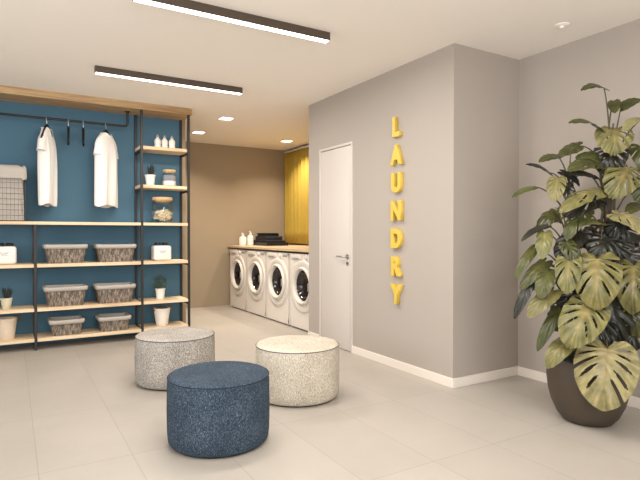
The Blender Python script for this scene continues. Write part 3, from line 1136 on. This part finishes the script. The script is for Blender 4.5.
LEAVES = [
    (3.286,1.96,2.135,3.139,2.023,2.117,0.1,1,0,0.25),
    (3.34,1.927,2.052,3.285,1.888,1.961,0.085,1,0,0.6),
    (3.359,1.892,2.002,3.469,1.827,2.059,0.09,1,0,0.3),
    (3.267,1.967,1.865,3.017,2.023,1.899,0.13,1,0,0.25),
    (3.319,1.913,1.868,3.213,1.857,1.686,0.25,2,1,0.8),
    (3.322,1.933,1.756,3.275,1.924,1.566,0.24,0,1,0.9),
    (3.453,1.8,1.931,3.268,1.827,1.835,0.1,3,0,0.3),  # bright highlight on this leaf put in as the palest tone
    (3.119,2.077,1.74,3.178,2.018,1.749,0.05,1,0,0.2),
    (3.041,2.122,1.701,2.888,2.142,1.654,0.11,1,0,0.35),
    (2.983,2.131,1.589,2.809,2.178,1.64,0.1,0,0,0.2),
    (2.968,2.07,1.544,2.902,2.037,1.401,0.17,2,1,0.8),
    (2.894,2.183,1.499,2.731,2.221,1.431,0.09,1,0,0.15),
    (3.221,1.945,1.641,2.991,2.011,1.596,0.15,1,1,0.45),
    (3.169,1.951,1.563,2.996,2.007,1.571,0.1,0,0,0.3),
    (3.181,1.919,1.473,2.892,1.996,1.331,0.15,2,1,0.4),
    (3.204,1.952,1.413,3.002,2.023,1.303,0.17,0,1,0.6),
    (3.013,2.086,1.292,2.879,2.119,1.31,0.11,1,0,0.6),
    (2.959,2.141,1.248,2.787,2.195,1.152,0.08,0,0,0.2),
    (2.918,2.118,1.203,2.848,2.087,1.041,0.13,2,0,0.6),
    (2.892,2.179,1.1,2.752,2.212,0.911,0.09,1,0,0.25),
    (3.333,1.831,1.611,3.171,1.843,1.418,0.24,2,1,0.7),
    (3.42,1.756,1.533,3.324,1.752,1.381,0.2,1,1,0.7),
    (3.242,1.858,1.321,3.307,1.724,1.197,0.17,3,1,0.4),
    (3.297,1.871,1.272,3.373,1.8,1.109,0.18,0,1,0.6),
    (3.242,1.902,1.171,3.127,1.922,1.022,0.19,0,1,0.8),
    (3.295,1.894,1.171,3.308,1.838,1.021,0.19,0,1,0.8),
    (3.105,1.995,1.209,2.941,2.056,1.046,0.16,0,0,0.5),
    (2.977,2.012,1.14,2.994,1.942,1.012,0.14,1,1,0.6),
    (2.975,1.989,1.054,2.889,1.944,0.834,0.2,2,1,0.75),
    (2.921,2.09,0.957,2.818,2.078,0.794,0.15,1,0,0.6),
    (2.862,2.17,0.896,2.729,2.199,0.66,0.09,0,0,0.25),
    (2.924,2.063,0.839,2.745,2.108,0.678,0.16,2,0,0.5),
    (2.952,2.142,1.016,2.788,2.202,0.84,0.13,1,0,0.5),
    (2.961,2.039,0.72,2.783,2.071,0.476,0.11,1,0,0.4),
    (3.066,1.865,1.045,2.967,1.803,0.749,0.265,2,1,0.8),
    (3.013,1.869,0.773,2.819,1.888,0.525,0.25,2,1,0.7),
    (2.929,1.962,0.542,2.765,1.988,0.392,0.17,2,0,0.55),
    (3.046,1.788,0.513,2.935,1.744,0.174,0.335,3,1,0.85),
    (3.3,1.772,0.999,3.206,1.731,0.716,0.2,2,1,0.7),
    (3.317,1.868,1.095,3.41,1.776,0.933,0.2,0,1,0.7),
    (3.211,1.869,0.81,3.213,1.805,0.533,0.24,0,1,0.8),
    (3.115,1.972,0.83,2.96,2.039,0.688,0.2,0,1,0.7),
    (3.138,1.887,0.688,3.055,1.887,0.474,0.22,0,1,0.8),
    (3.287,1.8,0.756,3.309,1.714,0.564,0.19,1,1,0.7),
    (3.339,1.791,0.648,3.276,1.779,0.47,0.17,0,1,0.6),
    (3.134,2.033,0.965,3.016,2.078,0.839,0.2,0,0,0.7),
    (3.366,1.895,0.933,3.301,1.907,0.743,0.2,0,1,0.7),
    (3.138,1.99,1.336,2.978,2.012,1.159,0.14,1,1,0.5),
    (3.05,2.092,1.595,3.121,2.014,1.502,0.11,0,0,0.4),
    (3.053,2.066,1.503,3.059,2.014,1.373,0.12,0,1,0.6),
    (3.169,2.046,1.675,3.277,1.959,1.685,0.12,1,0,0.35),
    (3.43,1.811,1.754,3.431,1.75,1.565,0.16,1,1,0.6),
    (3.239,1.952,1.273,3.064,2.009,1.247,0.12,2,0,0.4),
    (2.941,2.024,0.461,3.01,1.936,0.408,0.14,0,0,0.5),
    (3.427,1.742,0.91,3.425,1.682,0.668,0.2,1,1,0.7),
    (3.418,1.801,1.38,3.301,1.823,1.321,0.1,1,0,0.4),
]
# back-side leaves, out of the way behind the pole
LEAVES += [
    (3.36,2.16,1.62,3.44,2.30,1.50,.2,0,1,.4), (3.20,2.20,1.35,3.16,2.38,1.22,.22,1,1,.4), (3.40,2.12,1.25,3.52,2.22,1.10,.22,0,1,.5),
    (3.30,2.18,1.05,3.36,2.36,.92,.24,0,1,.5), (3.16,2.16,.95,3.08,2.34,.82,.22,1,1,.5), (3.42,2.08,.85,3.54,2.18,.70,.22,0,1,.5),
    (3.26,2.14,.70,3.22,2.30,.55,.24,0,1,.6), (3.38,2.06,1.45,3.52,2.10,1.36,.2,1,1,.5), (3.24,2.1,1.78,3.20,2.24,1.72,.16,1,0,.3),
]
TONES = [(.019, .019, .014), (.058, .062, .020), (.135, .132, .046), (.25, .235, .115)]  # darkest tone: old dark green leaves with shade put into the colour
HALF = [(.02, -.02), (.25, -.13), (.60, -.15), (.88, -.03), (1.0, .17), (1.0, .38), (.90, .59), (.69, .78), (.41, .915), (.14, .985), (0, 1.0)]
ORIG = [0, 0, 0, 0, .03, .10, .20, .34, .53, .75, .95]


def samp(tab, s):
    f = s * (len(tab) - 1)
    i = min(int(f), len(tab) - 2)
    t = f - i
    g = lambda j: Vector(tab[max(0, min(len(tab) - 1, j))]) if isinstance(tab[0], tuple) else tab[max(0, min(len(tab) - 1, j))]
    p0, p1, p2, p3 = g(i - 1), g(i), g(i + 1), g(i + 2)
    return .5 * ((2 * p1) + (p2 - p0) * t + (2 * p0 - 5 * p1 + 4 * p2 - p3) * t * t + (3 * p1 - p0 - 3 * p2 + p3) * t ** 3)


EYE = Vector((0, 0, 1.2))


def lb0(b):
    return (b.x - PX) * .86 - (b.y - PY) * .51


def add_leaf(bm, lay, spec, rnd):
    b, t, width, tone, slots, face = Vector(spec[0:3]), Vector(spec[3:6]), spec[6], spec[7], spec[8], spec[9]
    o = Vector((PX, PY, 0))
    m = t - b
    L = m.length
    mh = m / L
    out = (b - o)
    out.z = 0
    face = face + .2 if face < .4 else face
    if lb0(b) < -.1:
        width *= .76
    vw = (EYE - b).normalized()
    n = vw * face + Vector((0, 0, 1)) * (1 - face) + Vector((rnd.uniform(-.12, .12), rnd.uniform(-.12, .12), rnd.uniform(-.1, .1)))
    n = (n - mh * n.dot(mh)).normalized()
    sd = mh.cross(n)
    NS, NV = (120, 16) if width > .2 else (72, 10)
    if b.z > 1.3:
        width *= .88
    base = Vector(TONES[tone])
    base = base * rnd.uniform(.82, 1.18)
    base.x *= rnd.uniform(.92, 1.08)
    pink = Vector((.27, .205, .10)) if tone >= 2 else base * 1.5
    arch, fold, curl = rnd.uniform(.08, .17), rnd.uniform(.10, .28), rnd.uniform(.10, .22)
    cuts = []
    if slots:
        nc = 5 if width > .3 else 4 if width > .19 else 3
        for side in (0, 1):
            cuts.append([(.30 + .52 * (k + .25 * side) / nc + rnd.uniform(-.012, .012), rnd.uniform(.20, .34), rnd.uniform(.80, .90) if rnd.random() < .8 else 1.1) for k in range(nc)])
    for side in (0, 1):
        sg = 1 if side == 0 else -1
        grid = []
        for i in range(NS + 1):
            s = i / NS
            e = samp(HALF, s)
            oy = samp(ORIG, s)
            row = []
            for j in range(NV + 1):
                v = j / NV
                x = e.x * v * width / 2
                yy = (oy + (e.y - oy) * (v ** 1.45))
                h = L * arch * math.sin(PI * min(1, max(-.2, yy))) * 1.0 - L * arch * .6 * max(0, yy - .6)
                h += fold * x - curl * (x / (width / 2)) ** 2 * width * .9 + (.010 if width > .15 else .005) * math.sin(s * 46) * v * (width / .3)
                p = b + mh * (yy * L) + sd * (sg * x) + n * h
                vt = bm.verts.new(p - o)
                k = max(0, 1 - v / .22) * (.75 if tone >= 2 else .5)
                vein = .20 * (0.5 + 0.5 * math.cos(s * PI * 22)) * (1 if tone else .3)
                c = base * (1 - k - vein) + pink * (k + vein)
                vt[lay] = (c.x, c.y, c.z, 1)
                row.append(vt)
            grid.append(row)
        for i in range(NS):
            sm = (i + .5) / NS
            for j in range(NV):
                vm = (j + .5) / NV
                cut = False
                if slots:
                    for (c, v0, v1) in cuts[side]:
                        if v0 < vm < v1 and abs(sm - c) < .019 * min(1, math.sqrt(math.sin(PI * (vm - v0) / (v1 - v0))) + (.4 if vm > .6 and v1 > 1 else 0)):
                            cut = True
                if not cut:
                    q = (grid[i][j], grid[i + 1][j], grid[i + 1][j + 1], grid[i][j + 1])
                    try:
                        bm.faces.new(q if side == 0 else tuple(reversed(q)))
                    except ValueError:
                        pass
    return b, mh


bm = bmesh.new()
lay = bm.verts.layers.float_color.new('tone')
stems = bmesh.new()
rnd = random.Random(21)
O = Vector((PX, PY, 0))
for spec in LEAVES:
    b, mh = add_leaf(bm, lay, spec, rnd)
    lb = b - O
    lat = lb.x * .86 - lb.y * .51
    if lat < -.09:
        sx, sy, smax = -.09, .075, 1.50
    elif lat > .20:
        sx, sy, smax = .16, -.07, 1.65
    else:
        sx, sy, smax = MX, MY, 1.86
    dist = math.hypot(lb.x - sx, lb.y - sy)
    zs = max(.42, min(smax, lb.z - .10 - .55 * dist))
    st = Vector((sx + rnd.uniform(-.015, .015), sy + rnd.uniform(-.015, .015), zs))
    ctrl = st.lerp(lb, .45) + Vector((0, 0, .06 + .25 * dist))
    if lb.z < .6:
        ctrl.z += .08
    end = lb
    pts = bezier(st, ctrl, end, 9)
    add_tube(stems, pts, [.0062 - .0026 * k / 9 for k in range(10)], 6)
for (sx, sy, z1, r) in ((-.09, .075, 1.52, .011), (-.07, .06, 1.30, .010), (.16, -.07, 1.66, .011), (MX + .035, MY - .02, 1.72, .012), (MX - .03, MY + .02, 1.70, .011),
                        (MX, MY - .03, 1.9, .010)):
    pts = [(sx * (.45 + .55 * min(1, k / 3)) + .008 * math.sin(k * 1.9 + sx * 40), sy * (.45 + .55 * min(1, k / 3)) + .008 * math.cos(k * 1.7), .38 + (z1 - .38) * k / 12) for k in range(13)]
    add_tube(stems, pts, [r * (1.1 - .5 * k / 12) for k in range(13)], 8)
for k in range(9):
    a = rnd.uniform(0, 6.28)
    x0, y0, z0 = MX + rnd.uniform(-.05, .1), MY + rnd.uniform(-.06, .02), rnd.uniform(.7, 1.4)
    add_tube(stems, bezier((x0, y0, z0), (x0 + .09 * math.cos(a), y0 + .09 * math.sin(a), z0 - .1), (x0 + .06 * math.cos(a), y0 + .05 * math.sin(a), z0 - .35), 8), .0028, 5)
obj('foliage', bm, M['leaf'], mon, angle=180)
obj('stems', stems, M['stem'], mon)
